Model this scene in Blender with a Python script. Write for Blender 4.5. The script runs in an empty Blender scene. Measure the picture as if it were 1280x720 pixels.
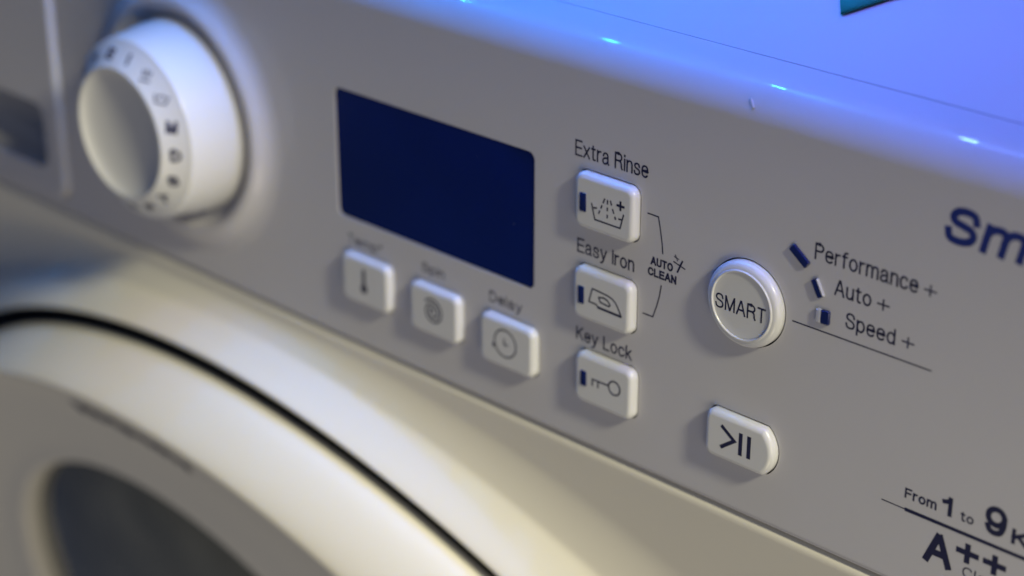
import bpy, bmesh, math, random
from mathutils import Matrix, Vector
random.seed(4)
SC = bpy.context.scene
COL = SC.collection
MM = 0.001
TAU = math.radians(15)            # the control panel leans back from the vertical front
ST, CT = math.sin(TAU), math.cos(TAU)
# panel frame: u = right, v = up along the panel, w = out of the panel  ->  world (z up, front faces -Y)
PW = Matrix(((1, 0, 0, 0), (0, ST, -CT, -0.25), (0, CT, ST, 0.79), (0, 0, 0, 1)))
# front frame: x = right, y = up, z = out of the front, origin at the panel's lower edge
P0 = PW @ Vector((0, -0.0375, 0))
FW = Matrix(((1, 0, 0, P0.x), (0, 0, -1, P0.y), (0, 1, 0, P0.z), (0, 0, 0, 1)))
# top frame: x = right, y = backwards, z = up, origin at the virtual fold corner
A0 = PW @ Vector((0, 0.073, 0))
TW = Matrix(((1, 0, 0, 0), (0, 1, 0, A0.y), (0, 0, 1, A0.z), (0, 0, 0, 1)))

# ------------------------------------------------------------------ camera
cam = bpy.data.cameras.new('camera')
cam.sensor_width = 36
cam.lens = 2498.4 / 1280 * 36
cam.clip_start, cam.clip_end = 0.01, 50
R = ((0.72372901, 0.00058943, -0.69008404), (0.28688732, -0.90974568, 0.30009742), (-0.62762409, -0.41516557, -0.65857844))
r, d, f = Vector(R[0]), Vector(R[1]), Vector(R[2])
cm = Matrix(((r.x, -d.x, -f.x, 0.33264), (r.y, -d.y, -f.y, 0.22004), (r.z, -d.z, -f.z, 0.34905), (0, 0, 0, 1)))
co = bpy.data.objects.new('camera', cam)
COL.objects.link(co)
co.matrix_world = PW @ cm
cam.dof.use_dof = True
cam.dof.focus_distance = 0.475
cam.dof.aperture_fstop = 6.8
SC.camera = co
# ------------------------------------------------------------------ light
W = bpy.data.worlds.new('World')
SC.world = W
W.use_nodes = True
bg = W.node_tree.nodes['Background']
bg.inputs[0].default_value = (0.30, 0.47, 1.0, 1)
bg.inputs[1].default_value = 0.115
SC.view_settings.view_transform = 'Standard'
SC.view_settings.look = 'None'
SC.view_settings.exposure = 0
SC.view_settings.gamma = 1


def area(name, pos, aim, size, power, color):
    l = bpy.data.lights.new(name, 'AREA')
    l.shape = 'DISK'
    l.size = size
    l.energy = power
    l.color = color
    o = bpy.data.objects.new(name, l)
    COL.objects.link(o)
    p, a = PW @ Vector(pos), PW @ Vector(aim)
    o.location = p
    o.rotation_euler = (a - p).to_track_quat('-Z', 'Y').to_euler()
    return o


area('room_lamp', (0.98, 0.76, 0.20), (0, 0, 0), 0.18, 24.0, (1.0, 0.95, 0.70))      # high on the right, almost in the plane of the front
area('soft_fill', (0.92, -0.20, 0.56), (0.02, -0.06, 0), 0.55, 2.6, (1.0, 0.92, 0.74))    # added broad soft fill lamp on the right
area('low_fill', (0.35, -0.85, 0.75), (-0.05, -0.12, 0), 0.5, 2.2, (1.0, 0.85, 0.54))   # added warm fill lamp, low in front
for i in range(1, 6):                            # the blue light-emitting diodes above the machine's top edge
    l = bpy.data.lights.new('blue_diode', 'POINT')
    l.energy = 0.35 if i > 1 else 0.14
    l.color = [(0.01, 0.27, 1.0), (0.01, 0.27, 1.0), (0.01, 0.27, 1.0), (0.02, 0.28, 1.0), (0.09, 0.21, 1.0), (0.20, 0.16, 1.0)][i]
    l.shadow_soft_size = 0.0025
    o = bpy.data.objects.new('blue_diode', l)
    COL.objects.link(o)
    o.location = TW @ Vector((-0.235 + 0.0705 * i, 0.040, 0.150))


# ------------------------------------------------------------------ materials
def mat(name, color, rough=0.4, coat=0.0, coat_rough=0.05, bump=0.0, bscale=2500, vary=0.0, vscale=40, spec=0.5, metal=0.0):
    m = bpy.data.materials.new(name)
    m.use_nodes = True
    nt = m.node_tree
    b = nt.nodes['Principled BSDF']
    b.inputs['Base Color'].default_value = (*color, 1)
    b.inputs['Roughness'].default_value = rough
    b.inputs['Coat Weight'].default_value = coat
    b.inputs['Coat Roughness'].default_value = coat_rough
    b.inputs['Specular IOR Level'].default_value = spec
    b.inputs['Metallic'].default_value = metal
    tc = nt.nodes.new('ShaderNodeTexCoord')
    if bump:
        n = nt.nodes.new('ShaderNodeTexNoise')
        n.inputs['Scale'].default_value = bscale
        n.inputs['Detail'].default_value = 3
        bp = nt.nodes.new('ShaderNodeBump')
        bp.inputs['Strength'].default_value = bump
        bp.inputs['Distance'].default_value = 0.0002
        nt.links.new(tc.outputs['Object'], n.inputs['Vector'])
        nt.links.new(n.outputs['Fac'], bp.inputs['Height'])
        nt.links.new(bp.outputs['Normal'], b.inputs['Normal'])
    n2 = nt.nodes.new('ShaderNodeTexNoise')
    n2.inputs['Scale'].default_value = vscale
    n2.inputs['Detail'].default_value = 4
    nt.links.new(tc.outputs['Object'], n2.inputs['Vector'])
    mx = nt.nodes.new('ShaderNodeMix')
    mx.data_type = 'RGBA'
    mx.inputs['A'].default_value = (*[c * (1 - vary) for c in color], 1)
    mx.inputs['B'].default_value = (*[min(1, c * (1 + vary)) for c in color], 1)
    nt.links.new(n2.outputs['Fac'], mx.inputs['Factor'])
    nt.links.new(mx.outputs['Result'], b.inputs['Base Color'])
    mr = nt.nodes.new('ShaderNodeMapRange')
    mr.inputs['To Min'].default_value = max(0.02, rough - 0.05)
    mr.inputs['To Max'].default_value = rough + 0.05
    nt.links.new(n2.outputs['Fac'], mr.inputs['Value'])
    nt.links.new(mr.outputs['Result'], b.inputs['Roughness'])
    return m


M_PANEL = mat('panel_plastic', (0.51, 0.495, 0.51), 0.55, coat=0.35, coat_rough=0.02, vary=0.015, spec=0.15)
M_BUTTON = mat('button_plastic', (0.61, 0.603, 0.595), 0.34, coat=0.25, coat_rough=0.12, bump=0.03, vary=0.012)
M_BODY = mat('white_enamel', (0.76, 0.715, 0.60), 0.5, coat=0.10, coat_rough=0.15, vary=0.01)
M_NAVY = mat('navy_print', (0.007, 0.008, 0.042), 0.6, vary=0.1)
M_BRIGHTNAVY = mat('royal_navy_print', (0.010, 0.022, 0.16), 0.45, vary=0.1)
M_DISPLAY = mat('display_glass', (0.0012, 0.008, 0.095), 0.12, vary=0.35, vscale=22, spec=0.5)
M_LENS = mat('navy_lens', (0.006, 0.012, 0.085), 0.15, vary=0.1, coat=0.6, coat_rough=0.06)
M_CLEAR = mat('frosted_lens', (0.45, 0.45, 0.50), 0.12, vary=0.02, coat=0.6, coat_rough=0.05)
M_BLACK = mat('dark_rubber', (0.012, 0.013, 0.014), 0.6, vary=0.1)
M_INNER = mat('inner_shell', (0.10, 0.10, 0.10), 0.7, vary=0.05)
M_POCKET = mat('grip_plastic', (0.42, 0.41, 0.41), 0.5, vary=0.03)
M_STEEL = mat('drum_steel', (0.42, 0.42, 0.40), 0.35, metal=0.7, vary=0.25, vscale=30)
M_TEAL = mat('teal_cloth', (0.004, 0.22, 0.15), 0.85, bump=0.6, bscale=900, vary=0.15)
M_DUST = mat('lint', (0.45, 0.45, 0.47), 0.8, vary=0.1)
M_SHADE_BOARD = mat('shade_board_white', (0.80, 0.79, 0.77), 0.6, vary=0.05)
SHADE_BOARD_Y = -18.0
M_GLASS = bpy.data.materials.new('door_glass')
M_GLASS.use_nodes = True
nt = M_GLASS.node_tree
nt.nodes.clear()
out = nt.nodes.new('ShaderNodeOutputMaterial')
tr = nt.nodes.new('ShaderNodeBsdfTransparent')
tr.inputs[0].default_value = (0.42, 0.44, 0.42, 1)
gl = nt.nodes.new('ShaderNodeBsdfGlossy')
gl.inputs['Roughness'].default_value = 0.05
df = nt.nodes.new('ShaderNodeBsdfDiffuse')
df.inputs[0].default_value = (0.42, 0.41, 0.31, 1)
md = nt.nodes.new('ShaderNodeMixShader')
nz = nt.nodes.new('ShaderNodeTexNoise')
nz.inputs['Scale'].default_value = 14
tcg = nt.nodes.new('ShaderNodeTexCoord')
nt.links.new(tcg.outputs['Object'], nz.inputs['Vector'])
mrg = nt.nodes.new('ShaderNodeMapRange')
mrg.inputs['From Min'].default_value = 0.3
mrg.inputs['From Max'].default_value = 0.75
mrg.inputs['To Min'].default_value = 0.14
mrg.inputs['To Max'].default_value = 0.50
nt.links.new(nz.outputs['Fac'], mrg.inputs['Value'])
nt.links.new(mrg.outputs['Result'], md.inputs[0])
nt.links.new(tr.outputs[0], md.inputs[1])
nt.links.new(df.outputs[0], md.inputs[2])
fr = nt.nodes.new('ShaderNodeFresnel')
mx = nt.nodes.new('ShaderNodeMixShader')
nt.links.new(fr.outputs[0], mx.inputs[0])
nt.links.new(md.outputs[0], mx.inputs[1])
nt.links.new(gl.outputs[0], mx.inputs[2])
nt.links.new(mx.outputs[0], out.inputs[0])

# ------------------------------------------------------------------ object helpers
WORLDS = {}


def link(o, parent, world):
    COL.objects.link(o)
    WORLDS[o.name] = world
    if parent:
        o.parent = parent
        o.matrix_basis = WORLDS[parent.name].inverted() @ world
    else:
        o.matrix_basis = world
    return o


def obj(name, mesh, m, parent, frame, at=(0, 0, 0), rot=0.0, smooth=True, label=None):
    """at in millimetres inside the frame"""
    o = bpy.data.objects.new(name, mesh)
    if not mesh.materials:
        mesh.materials.append(m)
    if smooth:
        for p in mesh.polygons:
            p.use_smooth = True
    if label:
        o['label'] = label
    return link(o, parent, frame @ Matrix.Translation(Vector(at) * MM) @ Matrix.Rotation(rot, 4, 'Z'))


def pydata(verts, faces, k=MM):
    me = bpy.data.meshes.new('mesh')
    me.from_pydata([tuple(c * k for c in v) for v in verts], [], faces)
    bm = bmesh.new()
    bm.from_mesh(me)
    bmesh.ops.recalc_face_normals(bm, faces=bm.faces)
    bm.to_mesh(me)
    bm.free()
    return me


def sharp(me, deg=40):
    bm = bmesh.new()
    bm.from_mesh(me)
    for e in bm.edges:
        if len(e.link_faces) == 2 and e.calc_face_angle(0) > math.radians(deg):
            e.smooth = False
    bm.to_mesh(me)
    bm.free()
    return me


def rrect(w, h, r, n=8, cx=0, cy=0):
    pts = []
    for (sx, sy, a0) in ((1, 1, 0), (-1, 1, 90), (-1, -1, 180), (1, -1, 270)):
        for i in range(n + 1):
            a = math.radians(a0 + 90 * i / n)
            pts.append((cx + sx * (w / 2 - r) + r * math.cos(a), cy + sy * (h / 2 - r) + r * math.sin(a)))
    return pts


def circle(r, n=96, cx=0, cy=0):
    return [(cx + r * math.cos(2 * math.pi * i / n), cy + r * math.sin(2 * math.pi * i / n)) for i in range(n)]


def inset(poly, d):
    n = len(poly)
    res = []
    for i in range(n):
        x0, y0 = poly[i - 1]
        x1, y1 = poly[i]
        x2, y2 = poly[(i + 1) % n]
        a = Vector((x1 - x0, y1 - y0))
        b = Vector((x2 - x1, y2 - y1))
        if a.length < 1e-6:
            a = b
        if b.length < 1e-6:
            b = a
        na, nb = Vector((-a.y, a.x)).normalized(), Vector((-b.y, b.x)).normalized()
        q = (na + nb)
        q = q / max(0.3, q.length_squared / 2)
        res.append((x1 + q.x * d, y1 + q.y * d))
    return res


def cap(poly, profile):
    """stack of inset outlines; profile = [(inset, w), ...]; last one is filled"""
    verts, faces = [], []
    n = len(poly)
    for (d, z) in profile:
        verts += [(x, y, z) for x, y in inset(poly, d)]
    for k in range(len(profile) - 1):
        for i in range(n):
            j = (i + 1) % n
            faces.append((k * n + i, k * n + j, (k + 1) * n + j, (k + 1) * n + i))
    faces.append(tuple(range((len(profile) - 1) * n, len(profile) * n)))
    return pydata(verts, faces)


def bevel_profile(z0, z1, b, n=8, side=0.0):
    """vertical wall from z0 then a quarter-round bevel of size b reaching z1"""
    pr = [(0, z0)]
    for i in range(n + 1):
        a = math.pi / 2 * i / n
        pr.append((side + b * (1 - math.cos(a)), z1 - b + b * math.sin(a)))
    return pr


def lathe(profile, n=96):
    verts, faces = [], []
    for (rr, z) in profile:
        for i in range(n):
            a = 2 * math.pi * i / n
            verts.append((rr * math.cos(a), rr * math.sin(a), z))
    for k in range(len(profile) - 1):
        for i in range(n):
            j = (i + 1) % n
            faces.append((k * n + i, k * n + j, (k + 1) * n + j, (k + 1) * n + i))
    return verts, faces


def lathe_mesh(profile, n=96, close=True):
    v, fc = lathe(profile, n)
    if close:
        k = (len(profile) - 1) * n
        fc.append(tuple(range(k, k + n)))
    return sharp(pydata(v, fc), 35)


def curve_mesh(outer, holes, thick):
    """flat plate with holes, front face at z = 0"""
    cu = bpy.data.curves.new('plate', 'CURVE')
    cu.dimensions = '2D'
    cu.fill_mode = 'BOTH'
    cu.extrude = thick / 2 * MM
    for poly in [outer] + holes:
        s = cu.splines.new('POLY')
        s.points.add(len(poly) - 1)
        for p, (x, y) in zip(s.points, poly):
            p.co = (x * MM, y * MM, 0, 1)
        s.use_cyclic_u = True
    o = bpy.data.objects.new('plate', cu)
    COL.objects.link(o)
    dg = bpy.context.evaluated_depsgraph_get()
    me = bpy.data.meshes.new_from_object(o.evaluated_get(dg))
    bpy.data.objects.remove(o)
    bpy.data.curves.remove(cu)
    for v in me.vertices:
        v.co.z -= thick / 2 * MM
    return me


def smooth(pts, n=5):
    """Catmull-Rom curve through the points"""
    out_ = []
    for i in range(len(pts) - 1):
        p0 = pts[max(0, i - 1)]
        p1, p2 = pts[i], pts[i + 1]
        p3 = pts[min(len(pts) - 1, i + 2)]
        for k in range(n):
            t = k / n
            out_.append(tuple(0.5 * (2 * p1[c] + (p2[c] - p0[c]) * t + (2 * p0[c] - 5 * p1[c] + 4 * p2[c] - p3[c]) * t * t
                                     + (3 * p1[c] - p0[c] - 3 * p2[c] + p3[c]) * t ** 3) for c in (0, 1)))
    out_.append(pts[-1])
    return out_


def oval(cx, cy, rx, ry, a0=0, a1=360, n=24):
    pts = [(cx + rx * math.cos(math.radians(a0 + (a1 - a0) * i / n)), cy + ry * math.sin(math.radians(a0 + (a1 - a0) * i / n))) for i in range(n + 1)]
    if abs(a1 - a0) == 360:
        pts[-1] = pts[0]
    return pts


XH = 0.73
ARCH = [(0, 0.42), (0.03, 0.60), (0.12, 0.71), (0.22, XH), (0.32, 0.69), (0.38, 0.52)]
BOWL = [(0, 0), (0, 1), (0.27, 1)] + oval(0.27, 0.76, 0.21, 0.24, 90, -90, 12) + [(0, 0.52)]
STEM, XSTEM = [(0, 0), (0, 1)], [(0, 0), (0, XH)]
GLYPHS = {
    'E': (0.46, [[(0.46, 1), (0, 1), (0, 0), (0.47, 0)], [(0, 0.52), (0.43, 0.52)]]),
    'F': (0.44, [[(0.44, 1), (0, 1), (0, 0)], [(0, 0.52), (0.40, 0.52)]]),
    'L': (0.42, [[(0, 1), (0, 0), (0.42, 0)]]),
    'I': (0.0, [STEM]), 'l': (0.0, [STEM]),
    'i': (0.0, [XSTEM, [(0, 0.95), (0, 1)]]),
    'T': (0.46, [[(0, 1), (0.46, 1)], [(0.23, 1), (0.23, 0)]]),
    'H': (0.48, [STEM, [(0.48, 0), (0.48, 1)], [(0, 0.52), (0.48, 0.52)]]),
    'N': (0.48, [STEM, [(0.48, 0), (0.48, 1)], [(0.02, 0.97), (0.46, 0.03)]]),
    'M': (0.60, [STEM, [(0.60, 0), (0.60, 1)], [(0.02, 0.98), (0.29, 0.03)], [(0.58, 0.98), (0.31, 0.03)]]),
    'A': (0.54, [[(0, 0), (0.245, 1)], [(0.295, 1), (0.54, 0)], [(0.11, 0.34), (0.43, 0.34)]]),
    'K': (0.50, [STEM, [(0.47, 1), (0.0, 0.40)], [(0.17, 0.60), (0.50, 0)]]),
    'P': (0.48, [BOWL]),
    'R': (0.52, [BOWL, smooth([(0.27, 0.52), (0.41, 0.45), (0.46, 0.30), (0.47, 0.12), (0.52, 0)])]),
    'B': (0.48, [BOWL, [(0, 0), (0.27, 0)] + oval(0.27, 0.26, 0.22, 0.26, -90, 90, 12)]),
    'D': (0.50, [[(0, 0), (0, 1), (0.20, 1)] + oval(0.20, 0.5, 0.30, 0.5, 90, -90, 16) + [(0, 0)]]),
    'O': (0.56, [oval(0.28, 0.5, 0.28, 0.5)]),
    'U': (0.48, [[(0, 1), (0, 0.28)] + oval(0.24, 0.26, 0.24, 0.26, 180, 360, 14) + [(0.48, 1)]]),
    'C': (0.52, [smooth([(0.50, 0.77), (0.43, 0.93), (0.28, 1), (0.11, 0.92), (0.01, 0.68), (0, 0.5), (0.01, 0.32), (0.11, 0.08), (0.28, 0), (0.43, 0.07), (0.51, 0.24)])]),
    'G': (0.52, [smooth([(0.51, 0.70), (0.45, 0.92), (0.28, 1), (0.11, 0.92), (0.01, 0.68), (0, 0.5), (0.01, 0.32), (0.11, 0.08), (0.28, 0), (0.45, 0.09), (0.52, 0.30)]) + [(0.52, 0.46), (0.30, 0.46)]]),
    'S': (0.48, [smooth([(0.46, 0.74), (0.40, 0.93), (0.24, 1), (0.08, 0.94), (0.02, 0.76), (0.09, 0.61), (0.25, 0.53), (0.41, 0.44), (0.48, 0.26), (0.42, 0.07), (0.24, 0), (0.06, 0.07), (0, 0.28)])]),
    'a': (0.44, [smooth([(0.03, 0.54), (0.08, 0.68), (0.20, XH), (0.33, 0.69), (0.38, 0.56)]) + [(0.38, 0.10), (0.44, 0.0)],
                 smooth([(0.38, 0.44), (0.20, 0.40), (0.05, 0.33), (0.0, 0.18), (0.05, 0.04), (0.16, 0), (0.29, 0.06), (0.38, 0.20)])]),
    'c': (0.40, [smooth([(0.38, 0.58), (0.32, 0.69), (0.20, XH), (0.08, 0.68), (0.01, 0.50), (0, 0.365), (0.01, 0.23), (0.08, 0.05), (0.20, 0), (0.32, 0.04), (0.39, 0.15)])]),
    'd': (0.42, [[(0.42, 0), (0.42, 1)], oval(0.21, 0.365, 0.21, 0.365)]),
    'e': (0.42, [[(0.0, 0.39), (0.42, 0.39)] + smooth([(0.42, 0.39), (0.40, 0.57), (0.33, 0.69), (0.21, XH), (0.09, 0.69), (0.02, 0.56), (0, 0.37), (0.02, 0.18), (0.10, 0.04), (0.22, 0), (0.32, 0.03), (0.38, 0.10)])]),
    'f': (0.27, [[(0.10, 0)] + smooth([(0.10, 0.80), (0.12, 0.93), (0.20, 1.0), (0.28, 1.0)]), [(0, XH), (0.26, XH)]]),
    'g': (0.42, [oval(0.21, 0.365, 0.21, 0.365), [(0.42, XH)] + smooth([(0.42, -0.04), (0.38, -0.20), (0.22, -0.27), (0.04, -0.20)])]),
    'k': (0.40, [STEM, [(0.36, XH), (0.0, 0.27)], [(0.13, 0.42), (0.40, 0)]]),
    'm': (0.68, [XSTEM, smooth([(x * 0.9, y) for x, y in ARCH]) + [(0.34, 0)], smooth([(0.34 + x * 0.9, y) for x, y in ARCH]) + [(0.68, 0)]]),
    'n': (0.38, [XSTEM, smooth(ARCH) + [(0.38, 0)]]),
    'o': (0.44, [oval(0.22, 0.365, 0.22, 0.365)]),
    'p': (0.42, [[(0, -0.26), (0, XH)], oval(0.21, 0.365, 0.21, 0.365)]),
    'r': (0.24, [XSTEM, smooth([(0, 0.46), (0.05, 0.62), (0.14, 0.70), (0.24, 0.71)])]),
    's': (0.39, [smooth([(0.37, 0.54), (0.32, 0.68), (0.19, XH), (0.06, 0.68), (0.02, 0.55), (0.08, 0.44), (0.20, 0.385), (0.33, 0.32), (0.39, 0.19), (0.33, 0.05), (0.19, 0), (0.05, 0.05), (0, 0.20)])]),
    't': (0.27, [[(0.11, 0.92)] + smooth([(0.11, 0.16), (0.13, 0.04), (0.20, 0), (0.27, 0.005)]), [(0, XH), (0.26, XH)]]),
    'u': (0.38, [[(0.38, XH), (0.38, 0)], [(0, XH)] + smooth([(0, 0.22), (0.05, 0.05), (0.16, 0), (0.28, 0.05), (0.38, 0.24)])]),
    'x': (0.42, [[(0, XH), (0.42, 0)], [(0.42, XH), (0, 0)]]),
    'y': (0.42, [[(0, XH), (0.21, 0.02)], [(0.42, XH)] + smooth([(0.21, 0.0), (0.15, -0.17), (0.08, -0.24), (0.0, -0.25)])]),
    '1': (0.26, [smooth([(0, 0.74), (0.12, 0.78), (0.21, 0.88), (0.24, 1)]), [(0.26, 0), (0.26, 1)]]),
    '9': (0.46, [oval(0.23, 0.67, 0.23, 0.33), smooth([(0.46, 0.67), (0.45, 0.36), (0.37, 0.08), (0.22, 0), (0.08, 0.06), (0.02, 0.22)])]),
    '+': (0.56, [[(0, 0.36), (0.56, 0.36)], [(0.28, 0.64), (0.28, 0.08)]]),
    '°': (0.22, [oval(0.11, 0.89, 0.11, 0.11)]),
}


def text_mesh(s, box, pen=0.42, shear=0.0, track=0.13):
    """monoline lettering; box = (left, right, baseline, cap height) in mm, width is fitted, pen = stroke width in mm"""
    l, rgt, base, caph = box
    x, placed = 0.0, []
    for ch in s:
        if ch == ' ':
            x += 0.34
            continue
        wd, strokes = GLYPHS[ch]
        placed.append((x, strokes))
        x += wd + track + 0.6 * pen / caph
    total = max(1e-6, x - track - 0.6 * pen / caph)
    kx = (rgt - l - pen) / total if total > 0.01 else 1.0
    ky = caph - pen
    lines = []
    for x0, strokes in placed:
        for st in strokes:
            pts = []
            for (px_, py_) in st:
                y_ = pen / 2 + py_ * ky
                pts.append((l + pen / 2 + (x0 + px_) * kx + shear * y_, base + y_))
            if pts[0] != pts[-1]:
                for e, k in ((0, 1), (-1, -2)):
                    v_ = Vector(pts[e]) - Vector(pts[k])
                    pts[e] = tuple(Vector(pts[e]) + v_.normalized() * pen / 2)
            lines.append(pts)
    return ribbon(lines, pen, step=0.003)


def ribbon(lines, width, step=0.002):
    """polylines -> flat strokes with mitred joins; a line may be (points, width)"""
    verts, faces = [], []
    for li, ln in enumerate(lines):
        wd = width
        if isinstance(ln, tuple):
            ln, wd = ln
        closed = len(ln) > 2 and ln[0] == ln[-1]
        pts = [Vector(p) for p in (ln[:-1] if closed else ln)]
        n = len(pts)
        base = len(verts)
        for i in range(n):
            pa = pts[i - 1] if (i > 0 or closed) else None
            pb = pts[(i + 1) % n] if (i < n - 1 or closed) else None
            da = (pts[i] - pa).normalized() if pa is not None else None
            db = (pb - pts[i]).normalized() if pb is not None else None
            da = da or db
            db = db or da
            na, nb = Vector((-da.y, da.x)), Vector((-db.y, db.x))
            q = na + nb
            q = q / max(0.4, q.length_squared / 2)
            for sgn in (1, -1):
                p = pts[i] + q * (sgn * wd / 2)
                verts.append((p.x, p.y, li * step))
        for i in range(n if closed else n - 1):
            j = (i + 1) % n
            faces.append((base + 2 * i, base + 2 * i + 1, base + 2 * j + 1, base + 2 * j))
    return pydata(verts, faces)


def arc(cx, cy, r, a0, a1, n=28):
    return [(cx + r * math.cos(math.radians(a0 + (a1 - a0) * i / n)), cy + r * math.sin(math.radians(a0 + (a1 - a0) * i / n))) for i in range(n + 1)]


PRINT = 0.03      # print stands this far (mm) off the plastic


def lettering(s, box, parent, pen=0.42, m=None, shear=0.0, w=PRINT, track=0.13):
    return obj('lettering', text_mesh(s, box, pen, shear, track), m or M_NAVY, parent, PW, (0, 0, w), smooth=False)


# ------------------------------------------------------------------ the washing machine
UL, UR = -412.0, 205.0                    # its two sides
root = bpy.data.objects.new('washing_machine', None)
root['label'] = 'white front-loading washing machine with buttons, dark blue display and round programme dial'
root['category'] = 'washing machine'
link(root, None, Matrix.Translation(((UL + UR) / 2 * MM, P0.y, 0)))

# outlines on the panel (mm)
BTN = {   # name: (left, right, bottom, top)
    'rinse': (23.6, 43.2, 25.6, 40.4), 'iron': (23.5, 43.0, 0.5, 14.9), 'lock': (24.5, 44.2, -23.2, -8.9),
    'temperature': (-65.7, -46.0, -22.6, -8.0), 'spin': (-37.5, -18.2, -22.9, -8.4), 'delay': (-10.0, 9.9, -23.4, -9.0)}
KN = (-137.5, 15.2)
SM = (77.0, 20.4)
RB = 2.6


def mid(b):
    l, rg, bt, tp = b
    return (l + rg) / 2, (bt + tp) / 2, rg - l, tp - bt


play_poly = []
for (x, y, rr, a0, a1, n) in ((70.2, -12.2, 2.4, 90, 180, 8), (70.2, -20.2, 2.4, 180, 270, 8)):
    play_poly += arc(x, y, rr, a0, a1, n)
play_poly += arc(80.4, -16.2, 8.1, -52, 52, 20)
GAP = 0.38
holes = []
for k, b in BTN.items():
    cx, cy, w_, h_ = mid(b)
    holes.append(rrect(w_ + 2 * GAP, h_ + 2 * GAP, RB + GAP, 8, cx, cy))
holes.append(inset(play_poly, -GAP))
holes.append(circle(10.9 + GAP, 96, *SM))
holes.append(rrect(76.6, 38.5, 2.2, 8, -30.3, 21.0))
holes.append(rrect(192.2, 92.0, 6, 8, -300.0, 13.2))            # detergent drawer opening

VB, VT, RF = -35.5, 65.3, 10.0
plate = curve_mesh([(UL, VB), (UR, VB), (UR, VT), (UL, VT)], holes, 2.6)
bm = bmesh.new()
bm.from_mesh(plate)
prof = []
for i in range(49):                       # rounded fold into the top
    a = (math.pi / 2 - TAU) * i / 48
    prof.append((VT + RF * math.sin(a), -RF * (1 - math.cos(a))))
for back in (10, 12, 13.2, 13.55):
    p = (73.0 + back * ST, -back * CT)
    prof.append(p)
prof.append((prof[-1][0] - 0.35 * CT + 0.08, prof[-1][1] - 0.35 * ST - 0.2))
prof.append((prof[-1][0] - 4 * CT, prof[-1][1] - 4 * ST))
lowr = []
for i in range(17):                       # rolled lower edge
    a = math.pi / 2 * i / 16
    lowr.append((VB - 2.0 * math.sin(a), -2.0 * (1 - math.cos(a))))
lowr.append((-37.5, -16))
for pr in (prof, lowr):
    prev = None
    for v, w in pr:
        cur = (bm.verts.new((UL * MM, v * MM, w * MM)), bm.verts.new((UR * MM, v * MM, w * MM)))
        if prev:
            fc = bm.faces.new((prev[0], prev[1], cur[1], cur[0]))
            fc.smooth = True
        prev = cur
bmesh.ops.recalc_face_normals(bm, faces=bm.faces)
bm.to_mesh(plate)
bm.free()
panel = obj('control_panel', plate, M_PANEL, root, PW, smooth=False)
for p in plate.polygons:
    if len(p.vertices) == 4 and abs(p.normal.x) < 0.01 and abs(p.normal.z) < 0.9999 and p.area > 1e-6:
        p.use_smooth = True
# a dark shell behind the openings
v = [(UL + 2, -34, -9), (UR - 2, -34, -9), (UR - 2, 62, -9), (UL + 2, 62, -9)]
obj('inner_shell', pydata(v, [(0, 1, 2, 3)]), M_INNER, panel, PW, smooth=False)

# printed words and lines on the panel
lettering('Extra Rinse', (21.75, 45.55, 43.35, 4.3), panel, 0.47)
lettering('Easy Iron', (22.9, 41.95, 17.5, 3.95), panel, 0.47)
lettering('Key Lock', (23.0, 41.95, -7.1, 3.8), panel, 0.47)
lettering('Delay', (-8.3, 3.7, -6.4, 3.2), panel, 0.38)
lettering('Spin', (-34.4, -25.6, -5.6, 2.9), panel, 0.38)
lettering('Temp°', (-64.9, -50.6, -5.9, 2.9), panel, 0.38)
lettering('Performance', (95.1, 122.75, 37.3, 4.1), panel, 0.47)
lettering('Auto', (101.1, 111.1, 30.2, 4.0), panel, 0.47)
lettering('Speed', (104.7, 118.1, 23.1, 4.0), panel, 0.47)
for lft, bs in ((124.15, 37.25), (112.6, 30.15), (119.75, 23.2)):
    lettering('+', (lft, lft + 3.3, bs, 4.6), panel, 0.42)
lettering('Smart', (127.2, 168.0, 51.4, 8.9), panel, 1.8, M_BRIGHTNAVY, shear=0.21, track=0.11)
lettering('From', (124.2, 132.7, -13.5, 2.65), panel, 0.48)
lettering('1', (134.0, 136.7, -13.7, 4.9), panel, 1.1)
lettering('to', (138.9, 142.3, -13.45, 2.5), panel, 0.42)
lettering('9', (145.0, 150.5, -13.8, 7.4), panel, 1.42)
lettering('Kg', (151.9, 160.5, -13.9, 3.9), panel, 0.95)
lettering('A', (130.5, 137.9, -27.4, 8.3), panel, 1.75)
for cx in (141.65, 148.6):
    obj('plus_sign', ribbon([[(cx - 2.95, -20.95), (cx + 2.95, -20.95)], [(cx, -18.55), (cx, -23.65)]], 1.45), M_NAVY, panel, PW, (0, 0, PRINT), smooth=False)
lettering('Class', (140.9, 152.0, -27.3, 2.75), panel, 0.36)
lettering('AUTO', (47.1, 54.2, 21.3, 2.25), panel, 0.50, track=0.11)
lettering('CLEAN', (46.3, 55.4, 18.3, 2.25), panel, 0.50, track=0.11)
obj('printed_line', ribbon([[(90.1, 20.1), (128.0, 20.2)]], 0.34), M_NAVY, panel, PW, (0, 0, PRINT), smooth=False)
obj('printed_line', ribbon([([(118.2, -16.38), (124.6, -16.42)], 0.28), ([(124.55, -16.45), (175, -16.3)], 0.92)], 0.3), M_NAVY, panel, PW, (0, 0, PRINT), smooth=False)
obj('printed_bracket', ribbon([[(45.6, 34.5), (49.1, 34.45), (49.95, 30.8), (50.55, 27.6), (50.85, 25.1)],
                               [(50.7, 16.7), (50.3, 13.9), (49.5, 10.8), (48.35, 7.4), (45.0, 7.4)]], 0.36), M_NAVY, panel, PW, (0, 0, PRINT), smooth=False)
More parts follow.
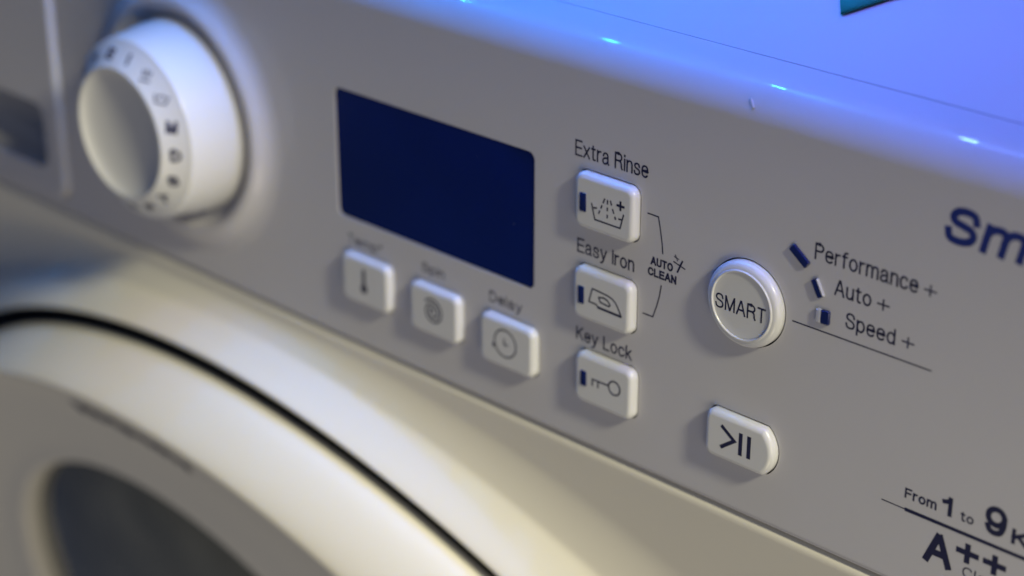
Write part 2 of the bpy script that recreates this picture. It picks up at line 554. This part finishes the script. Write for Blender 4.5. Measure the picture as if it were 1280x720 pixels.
obj('sparkle_mark', ribbon([([(54.2, 24.25), (58.0, 23.2)], 0.34), ([(57.1, 25.2), (55.5, 21.6)], 0.5), ([(54.4, 25.6), (56.0, 25.2)], 0.26), ([(54.75, 26.2), (55.6, 24.6)], 0.26)], 0.3), M_NAVY, panel, PW, (0, 0, PRINT + 0.004), smooth=False)

# display
dm = cap(rrect(76.2, 38.1, 2.0, 8), bevel_profile(-4, -0.35, 0.25, 4))
obj('display_window', sharp(dm), M_DISPLAY, root, PW, (-30.3, 21.0, 0), label='dark navy blue display window')

# ---- push buttons
HB = 2.45


def button(name, b, label):
    cx, cy, w_, h_ = mid(b)
    me = cap(rrect(w_, h_, RB, 10), bevel_profile(-4, HB, 1.5, 10))
    bt = obj('button', me, M_BUTTON, root, PW, (cx, cy, 0), label=label)
    return bt


def flat_face(me):
    for p in me.polygons:
        if p.normal.z > 0.999:
            p.use_smooth = False


def icon(lines, width, parent, z=HB + PRINT):
    return obj('icon', ribbon(lines, width), M_NAVY, parent, PW, (0, 0, z), smooth=False)


def indicator(cx, cy, w_, h_, parent):
    me = cap(rrect(w_, h_, 0.35, 4), bevel_profile(-0.5, 0.22, 0.2, 3))
    return obj('indicator_window', me, M_LENS, parent, PW, (cx, cy, HB))


b1 = button('button', BTN['rinse'], 'button printed with a wash tub and spray, top of the column of three')
indicator(26.75, 32.8, 2.2, 5.0, b1)
spray = [[(33.95, 35.7), (33.35, 34.3)], [(33.1, 33.75), (32.65, 32.7)], [(32.4, 32.1), (32.0, 31.15)],
         [(34.82, 35.6), (34.82, 34.4)], [(34.82, 33.6), (34.82, 32.6)], [(34.82, 31.7), (34.82, 30.7)],
         [(35.72, 35.7), (36.15, 34.5)], [(36.5, 33.7), (36.95, 32.5)], [(37.3, 31.9), (37.6, 31.1)]]
icon([[(29.6, 33.4), (30.75, 29.25), (39.05, 29.25), (40.1, 33.2)], [(30.1, 32.2), (31.4, 32.5)], [(38.4, 31.6), (39.7, 31.6)]]
     + [(s, 0.42) for s in spray] + [([(37.75, 35.1), (40.35, 35.1)], 0.62), ([(39.05, 36.4), (39.05, 33.85)], 0.62)], 0.42, b1)

b2 = button('button', BTN['iron'], 'button printed with a clothes iron, middle of the column of three')
indicator(26.6, 7.4, 2.1, 4.9, b2)
icon([[(30.4, 10.25), (35.6, 9.85), (37.0, 9.45), (38.2, 8.7), (39.2, 7.2), (40.1, 5.6), (32.3, 5.75), (31.9, 6.25), (29.3, 6.35), (30.4, 10.25)],
      ([(32.2, 5.62), (40.2, 5.47)], 0.66),
      [(32.6, 8.45), (33.1, 7.3), (36.0, 7.0), (36.4, 7.55), (35.5, 8.5), (34.2, 8.85), (32.6, 8.45)]], 0.42, b2)

b3 = button('button', BTN['lock'], 'button printed with a key, bottom of the column of three')
indicator(27.9, -16.0, 2.1, 4.3, b3)
icon([[(30.75, -15.25), (36.5, -15.2)], [(31.0, -15.3), (31.0, -17.2)], [(32.9, -15.3), (32.9, -17.2)], arc(38.45, -15.3, 1.9, 0, 360, 32)], 0.46, b3)

b4 = button('button', BTN['temperature'], 'button printed with a thermometer, far end of the row under the display')
icon([([(-56.0, -11.2), (-56.0, -16.2)], 1.2), arc(-56.0, -17.2, 0.9, 0, 360, 20), ([(-56.0, -16.6), (-56.0, -17.9)], 1.5)], 0.9, b4)

b5 = button('button', BTN['spin'], 'button printed with a spiral, middle of the row under the display')
sp = [(-27.9 + (0.5 + 3.4 * t) * math.cos(t * 15), -15.3 + (0.5 + 3.4 * t) * math.sin(t * 15)) for t in [i / 70 for i in range(71)]]
icon([sp], 0.62, b5)

b6 = button('button', BTN['delay'], 'button printed with a clock arrow, near end of the row under the display')
icon([arc(-0.2, -15.7, 3.95, 203, -150, 50), ([(-5.0, -16.9), (-3.5, -17.2)], 0.5), ([(-4.9, -17.0), (-4.05, -18.0)], 0.5),
      [(-0.6, -14.3), (-0.5, -16.0), (0.8, -16.0)]], 0.46, b6)

me = cap(play_poly, bevel_profile(-4, HB, 1.5, 10))
b7 = obj('button', me, M_BUTTON, root, PW, label='start and pause button with rounded pointed end')
icon([([(73.0, -13.0), (77.1, -15.9), (73.0, -19.0)], 1.0), ([(79.0, -13.0), (79.0, -19.15)], 1.15), ([(81.55, -13.0), (81.55, -19.1)], 1.15)], 0.9, b7)
for o in (b1, b2, b3, b4, b5, b6, b7):
    flat_face(o.data)

# ---- round smart button: rounded collar, thin raised ring, flat disc
pr = [(10.9, -4.0), (10.9, 0.7)]
for i in range(11):
    a = math.pi / 2 * i / 10
    pr.append((10.9 - 1.75 * (1 - math.cos(a)), 0.7 + 1.7 * math.sin(a)))
pr += [(9.1, 2.42), (9.05, 2.46)]
for i in range(9):
    a = math.pi * i / 8
    pr.append((8.72 + 0.32 * math.cos(a), 2.46 + 0.30 * math.sin(a)))
pr += [(8.36, 2.40), (8.2, 2.36), (6, 2.36), (1, 2.36)]
sb = obj('smart_button', lathe_mesh(pr, 128), M_BUTTON, root, PW, (*SM, 0), label='round button with a raised ring')
obj('lettering', text_mesh('SMART', (69.3, 84.2, 17.9, 3.85), 0.44), M_NAVY, sb, PW, (0, 0, 2.36 + PRINT), smooth=False)

# ---- three light pipes beside it
for (cx, cy, ln, wd, deg, lab) in ((91.2, 36.9, 6.0, 2.1, -37, 'longest tilted navy indicator lamp'), (96.75, 30.55, 4.6, 2.0, -61, 'middle navy indicator lamp'), (99.3, 24.0, 3.5, 2.5, -90, 'squat navy indicator lamp with a clear side')):
    a = math.radians(deg)
    hw = cap(rrect(ln, wd, 0.4, 4), bevel_profile(-2, 0.70, 0.3, 5))
    ho = obj('indicator_lamp', hw, M_LENS, root, PW, (cx, cy, 0), rot=a, label=lab)
    if 2.05 < wd < 2.3:
        continue
    ew = 0.38 if wd < 2.05 else 1.3            # clear strip along one long side
    side = 1 if wd < 2.05 else -1
    lw = cap(rrect(ln - 0.2, ew, 0.15, 3), bevel_profile(-0.5, 0.74, 0.12, 3))
    oy = side * (wd / 2 - ew / 2 + (0.02 if side > 0 else ew * 0.9))
    obj('clear_edge', lw, M_CLEAR, ho, PW, (cx - math.sin(a) * oy, cy + math.cos(a) * oy, 0.0), rot=a)

# ---- programme dial
pr = [(45.0, 0.02), (42.5, 0.3), (40.2, 1.1), (38.6, 2.4), (37.5, 3.5), (36.7, 4.0), (35.6, 4.15), (34.8, 3.9), (34.3, 3.1), (33.9, 1.7), (33.2, 1.1), (32.2, 1.0), (31.6, 0.7), (31.3, -3.0)]
obj('dial_collar', lathe_mesh(pr, 128, close=False), M_PANEL, root, PW, (*KN, 0))
pr = [(30.4, -4.0), (30.2, 1.0)]
pr += [(30.2 - 2.3 * t, 1.0 + 17.6 * t) for t in (0.33, 0.66, 1.0)]
for i in range(1, 7):
    a = math.radians(80 * i / 6)
    pr.append((27.9 - 1.1 * (1 - math.cos(a)), 18.6 + 1.1 * math.sin(a)))
pr += [(26.6, 19.85), (20.9, 24.6), (20.5, 24.95), (20.1, 25.1), (19.7, 25.05), (19.3, 24.7), (18.6, 24.1), (16.5, 23.3), (13.0, 22.6), (8.0, 22.1), (3.0, 21.9), (0.5, 21.9)]
knob = obj('programme_dial', lathe_mesh(pr, 128), M_BUTTON, root, PW, (*KN, 0), label='round white programme dial with a concave grip')
RS, ZS = 23.7, 22.25
slope = math.atan2(24.6 - 19.85, 26.6 - 20.9)
for k, ch in enumerate(['N', 'F', 'T', 'S', 'D', 'M', 'bowl', 'spray', 'I', 'E', 'H', 'G', 'B', 'A', 'O', 'C', 'L']):
    th = math.radians(-88 + 21.0 * k)
    fr_ = PW @ Matrix.Translation(Vector((KN[0], KN[1], 0)) * MM) @ Matrix.Rotation(th, 4, 'Z') @ Matrix.Translation(Vector((RS, 0, ZS + 0.05)) * MM) @ Matrix.Rotation(slope, 4, 'Y') @ Matrix.Rotation(-th, 4, 'Z')
    if ch == 'bowl':
        me = ribbon([[(-2.2, 1.2), (-1.6, -1.2), (1.6, -1.2), (2.2, 1.2)], [(-1.4, 0.5), (0, 1.0), (1.4, 0.5)]], 0.55)
    elif ch == 'spray':
        me = ribbon([[(-1.8, -1.6), (1.8, -1.6)], [(0, 1.9), (0, -0.4)], [(-1.4, 1.5), (-0.9, -0.4)], [(1.4, 1.5), (0.9, -0.4)]], 0.6)
    else:
        w_ = 1.0 if ch == 'I' else 3.5
        me = text_mesh(ch, (-w_ / 2, w_ / 2, -1.9, 3.8), 1.0)
    obj('dial_mark', me, M_NAVY, knob, fr_, smooth=False)

# ---- detergent drawer
dr = rrect(191.0, 91.0, 5.5, 10)
pocket = rrect(128, 23, 5, 8, 23, -24.5)
me = curve_mesh(inset(dr, 1.8), [pocket], 2.0)
bm = bmesh.new()
bm.from_mesh(me)
for v_ in bm.verts:
    v_.co.z += 2.0 * MM
pv = None
for (dd, z) in [(0, -3), (0, 0.2)] + [(1.8 * (1 - math.cos(math.pi / 2 * i / 8)), 0.2 + 1.8 * math.sin(math.pi / 2 * i / 8)) for i in range(1, 9)]:
    cur = [bm.verts.new((x * MM, y * MM, z * MM)) for x, y in inset(dr, dd)]
    if pv:
        for i in range(len(cur)):
            j = (i + 1) % len(cur)
            bm.faces.new((pv[i], pv[j], cur[j], cur[i])).smooth = True
    pv = cur
bmesh.ops.recalc_face_normals(bm, faces=bm.faces)
bm.to_mesh(me)
bm.free()
drw = obj('detergent_drawer', me, M_PANEL, root, PW, (-300.0, 13.2, 0), smooth=False)
bowl = []
for (dd, z) in ((0, 0.0), (1.5, -5), (5, -7.5)):
    bowl.append((dd, z))
me = cap(pocket, bowl)
obj('grip_pocket', me, M_POCKET, drw, PW, (-300.0, 13.2, 0))

# ---- top cover behind the seam
tv = []
y0 = 13.95
tp = [(y0 + 0.1, -4), (y0, 0.0), (560, 0.0), (560, -40)]
verts = []
for k, (y, z) in enumerate(tp):                # the seam closes towards the left
    for x in (UL, UR):
        verts.append((x, y - (0.9 if k < 2 and x == UL else -0.05 if k < 2 else 0), z))
faces = [(2 * i, 2 * i + 1, 2 * i + 3, 2 * i + 2) for i in range(len(tp) - 1)]
obj('top_cover', pydata(verts, faces), M_PANEL, root, TW, smooth=False)

# ---- front with the raised surround of the door (front frame, mm)
DC, DR = (-123.0, -284.0), 270.6
XB, YB = (UL + 1, UR - 1), (-660.0, -0.8)
NA = 360


def edge_dist(a):
    cx, cy = DC
    dx, dy = math.cos(a), math.sin(a)
    t = 1e9
    if dx > 1e-9: t = min(t, (XB[1] - cx) / dx)
    if dx < -1e-9: t = min(t, (XB[0] - cx) / dx)
    if dy > 1e-9: t = min(t, (YB[1] - cy) / dy)
    if dy < -1e-9: t = min(t, (YB[0] - cy) / dy)
    return t


corners = [math.atan2(y - DC[1], x - DC[0]) for x in XB for y in YB]
angs = sorted(set([2 * math.pi * i / NA - math.pi for i in range(NA)] + corners))
ZB, ZH = 0.4, 21.5
verts, faces = [], []
NS = 30
rows = []
for a in angs:
    Rm = edge_dist(a)
    D = 50.0 * (1 - math.exp(-max(Rm - DR - 3.0, 6.0) / 50.0))
    row = []
    prof = [(0, 0.0), (0, 16.0)]
    for i in range(5):
        b = math.pi / 2 * (i + 1) / 5
        prof.append((3.0 * (1 - math.cos(b)), None))
    for i in range(NS):
        prof.append((3.0 + (D - 3.0) * (i + 1) / NS, None))
    for dd, z in prof:
        if z is None:
            t = min(1, dd / D)
            h = 1 - 1.85 * t if t < 0.40 else 0.26 * (1 - (t - 0.40) / 0.60) ** 1.5
            z = ZB + (ZH - ZB) * h
            if dd < 3.0:
                z -= 1.8 * (1 - math.sqrt(max(0, 1 - (1 - dd / 3.0) ** 2)))
        row.append((DC[0] + (DR + dd) * math.cos(a), DC[1] + (DR + dd) * math.sin(a), z))
    ex, ey = DC[0] + Rm * math.cos(a), DC[1] + Rm * math.sin(a)
    # short rounded lip at the outer rectangle
    nx, ny = math.cos(a), math.sin(a)
    for back, zz in ((3.4, ZB), (2.2, ZB - 0.12), (1.2, ZB - 0.42), (0.5, ZB - 0.95), (0.1, ZB - 1.7), (0.0, ZB - 3), (0.0, ZB - 14)):
        row.append((ex - nx * back, ey - ny * back, zz))
    rows.append(row)
n = len(rows[0])
for row in rows:
    verts += row
for i in range(len(rows)):
    j = (i + 1) % len(rows)
    for k in range(n - 1):
        faces.append((i * n + k, j * n + k, j * n + k + 1, i * n + k + 1))
front = obj('front_panel', pydata(verts, faces), M_BODY, root, FW)

# ---- door: convex rim, funnel, glass
BC, BR = (-143.0, -265.5), 233.5           # the crest of the rim
GC, GR = (-181.0, -217.0), 121.0
RIM = DR - 6.8
# (position between the rings: 0 = outer edge, 1 = crest, 2 = glass; height)
PROF = [(0, 4), (0, 20.5), (0.02, 23.3), (0.08, 26.5), (0.25, 31.0), (0.5, 35.8), (0.75, 39.4), (0.9, 41.0), (0.97, 41.2), (1.03, 40.4), (1.10, 38.0), (1.30, 32.2), (1.6, 27.6), (1.84, 23.8), (1.91, 24.3), (1.96, 23.7), (2.0, 21.0), (2.0, 13.0)]


def door_ring(a, t):
    rings = ((DC, RIM), (BC, BR), (GC, GR))
    k = 0 if t < 1 else 1
    (c0, r0), (c1, r1) = rings[k], rings[k + 1]
    t -= k
    x0, y0 = c0[0] + r0 * math.cos(a), c0[1] + r0 * math.sin(a)
    x1, y1 = c1[0] + r1 * math.cos(a), c1[1] + r1 * math.sin(a)
    return x0 + (x1 - x0) * t, y0 + (y1 - y0) * t


verts, faces = [], []
ND = 240
for s, z in PROF:
    for i in range(ND):
        a = 2 * math.pi * i / ND
        verts.append((*door_ring(a, s), z))
for k in range(len(PROF) - 1):
    for i in range(ND):
        j = (i + 1) % ND
        faces.append((k * ND + i, k * ND + j, (k + 1) * ND + j, (k + 1) * ND + i))
me = pydata(verts, faces)
door = obj('door', me, M_BODY, root, FW)
sub = door.modifiers.new('smooth', 'SUBSURF')
sub.levels = sub.render_levels = 1
v_, f_ = lathe([(DR - 0.15, 18.5), (DR - 0.4, 8.0), (RIM + 0.4, 8.0), (RIM + 0.15, 18.5)], 240)
obj('door_seal', pydata([(x + DC[0], y + DC[1], z) for x, y, z in v_], f_), M_BLACK, door, FW)
pr = [(GR - 0.3, 17.0), (GR - 4, 18.2), (GR * 0.8, 20.5), (GR * 0.5, 22.5), (GR * 0.2, 23.3), (0.5, 23.4)]
obj('door_glass', lathe_mesh(pr, 96), M_GLASS, door, FW, (*GC, 0), label='dark tinted glass window')
pr = [(GR - 1.0, 10.5), (GR + 20, -8), (GR + 40, -60), (GR + 40, -280), (GR, -310), (1, -320)]
obj('drum', lathe_mesh(pr, 96), M_STEEL, root, FW, (*GC, 0))
pr = [(GR - 0.8, 12.5), (GR - 9, 9), (GR - 13, 0), (GR - 9, -10), (GR + 22, -14)]
obj('rubber_gasket', lathe_mesh(pr, 96, close=False), M_BLACK, root, FW, (*GC, 0))


# lettering along the door's rim, laid on its slope
def rim_point(a, s):
    for (s0, z0), (s1, z1) in zip(PROF, PROF[1:]):
        if s1 > s0 and s0 <= s <= s1:
            z = z0 + (z1 - z0) * (s - s0) / (s1 - s0)
            break
    return Vector((*door_ring(a, s), z))


tm = text_mesh('Hotpoint', (0, 66, 0, 12.5), 2.7)
A1, A2, S0 = math.radians(98.0), math.radians(81.0), 1.30
for v in tm.vertices:
    x, y = v.co.x / MM, v.co.y / MM
    a = A1 + (A2 - A1) * x / 66
    p = rim_point(a, S0)
    q = rim_point(a, S0 - 0.06)
    up = (q - p).normalized()
    tg = (rim_point(a - 0.01, S0) - p).normalized()
    nrm = tg.cross(up)
    if nrm.z < 0:
        nrm = -nrm
    p = p + up * y + nrm * 1.0
    v.co = p * MM
obj('lettering', tm, M_NAVY, door, FW, smooth=False)

# ---- cabinet sides, back and base
ztop = A0.z / MM
for x0 in (UL, UR - 0.8):
    pts = [(x0, 0, 0), (x0, 0, 0)]
    yf = P0.y / MM
    ya = A0.y / MM
    zf = P0.z / MM
    outline = [(yf + 12, 60), (yf + 12, zf), (ya + 16, ztop - 5), (ya + 560, ztop - 5), (ya + 560, 60)]
    vv = [(x0, y, z) for y, z in outline] + [(x0 + 0.8, y, z) for y, z in outline]
    m_ = len(outline)
    ff = [tuple(range(m_)), tuple(range(m_, 2 * m_))] + [(i, (i + 1) % m_, (i + 1) % m_ + m_, i + m_) for i in range(m_)]
    obj('side_panel', pydata(vv, ff), M_BODY, root, Matrix.Identity(4), smooth=False)
yb = A0.y / MM + 558
obj('rear_panel', pydata([(UL + 1, yb, 60), (UR - 1, yb, 60), (UR - 1, yb, ztop - 6), (UL + 1, yb, ztop - 6)], [(0, 1, 2, 3)]), M_INNER, root, Matrix.Identity(4), smooth=False)
yf = P0.y / MM
kz = P0.z / MM - 660
obj('kick_plate', cap(rrect(UR - UL - 4, kz - 2, 2), [(0, -10), (0, -0.5), (0.5, 0)]), M_BODY, root,
    Matrix(((1, 0, 0, (UL + UR) / 2 * MM), (0, 0, -1, yf * MM), (0, 1, 0, kz / 2 * MM), (0, 0, 0, 1))), smooth=False)

# ------------------------------------------------------------------ added unseen board that shades the top and stands in for the diode mount
sh = bpy.data.meshes.new('mesh')
bm = bmesh.new()
bmesh.ops.create_cube(bm, size=1)
bmesh.ops.scale(bm, vec=(1.4, 0.40, 0.03), verts=bm.verts)
bmesh.ops.bevel(bm, geom=bm.edges[:], offset=0.003, segments=2, affect='EDGES')
bm.to_mesh(sh)
bm.free()
sf = obj('shade_board', sh, M_SHADE_BOARD, None, TW, (100, SHADE_BOARD_Y + 200, 165 + 15), smooth=False)
sf['kind'] = 'structure'
sf['label'] = 'plain unseen board added over the machine to shade its top'

# ------------------------------------------------------------------ loose things
# teal cloth lying on the top cover
p0, p1, p2 = Vector((74.2, 36.0)), Vector((-0.59, 0.81)), Vector((0.50, 0.87))
poly = [p0, p0 + p2 * 90, p0 + p2 * 90 + p1 * 60, p0 + p1 * 90]
vv, ff = [], []
NN = 14
for i in range(NN + 1):
    for j in range(NN + 1):
        q = p0 + p2 * (100 * i / NN) + p1 * (80 * j / NN)
        lift = 1.1 + 0.5 * math.sin(i * 1.3) * math.sin(j * 0.9) * min(1, (i + j) / 6)
        vv.append((q.x, q.y, lift))
for i in range(NN):
    for j in range(NN):
        k = i * (NN + 1) + j
        ff.append((k, k + NN + 1, k + NN + 2, k + 1))
cl = obj('cleaning_cloth', pydata(vv, ff), M_TEAL, None, TW)
so = cl.modifiers.new('thickness', 'SOLIDIFY')
so.thickness = 0.9 * MM
so.offset = 0
cl['label'] = 'teal cloth corner lying on the blue-lit top'
cl['category'] = 'cloth'

# a chip of lint near the fold and specks of dust
ch = cap(rrect(2.6, 0.7, 0.25, 3), bevel_profile(0.0, 0.35, 0.2, 3))
c1 = obj('lint_chip', ch, M_DUST, None, PW, (74.7, 69.9, -0.95), rot=math.radians(-52))
c1.matrix_basis = PW @ Matrix.Translation(Vector((74.7, 69.4, -0.85)) * MM) @ Matrix.Rotation(math.radians(-24), 4, 'X') @ Matrix.Rotation(math.radians(-52), 4, 'Z')
c1['label'] = 'tiny pale sliver of lint stuck below the blue-lit fold'
c1['category'] = 'lint'
vv, ff = [], []
for k in range(70):
    u, v = random.uniform(-20, 150), random.uniform(-30, 62)
    if k == 0: u, v = 94.2, 10.2
    if k == 1: u, v = 72.0, 40.8
    s = random.uniform(0.05, 0.12) if k > 1 else 0.22
    b = len(vv)
    a = random.uniform(0, 6.28)
    vv += [(u + s * math.cos(a + t), v + s * 0.7 * math.sin(a + t), 0.0) for t in (0, 2.1, 4.2)] + [(u, v, s * 0.8)]
    ff += [(b, b + 1, b + 3), (b + 1, b + 2, b + 3), (b + 2, b, b + 3)]
du = obj('dust', pydata(vv, ff), M_DUST, None, PW)
du['label'] = 'fine pale dust specks scattered over the control panel'
du['category'] = 'dust'
du['kind'] = 'stuff'
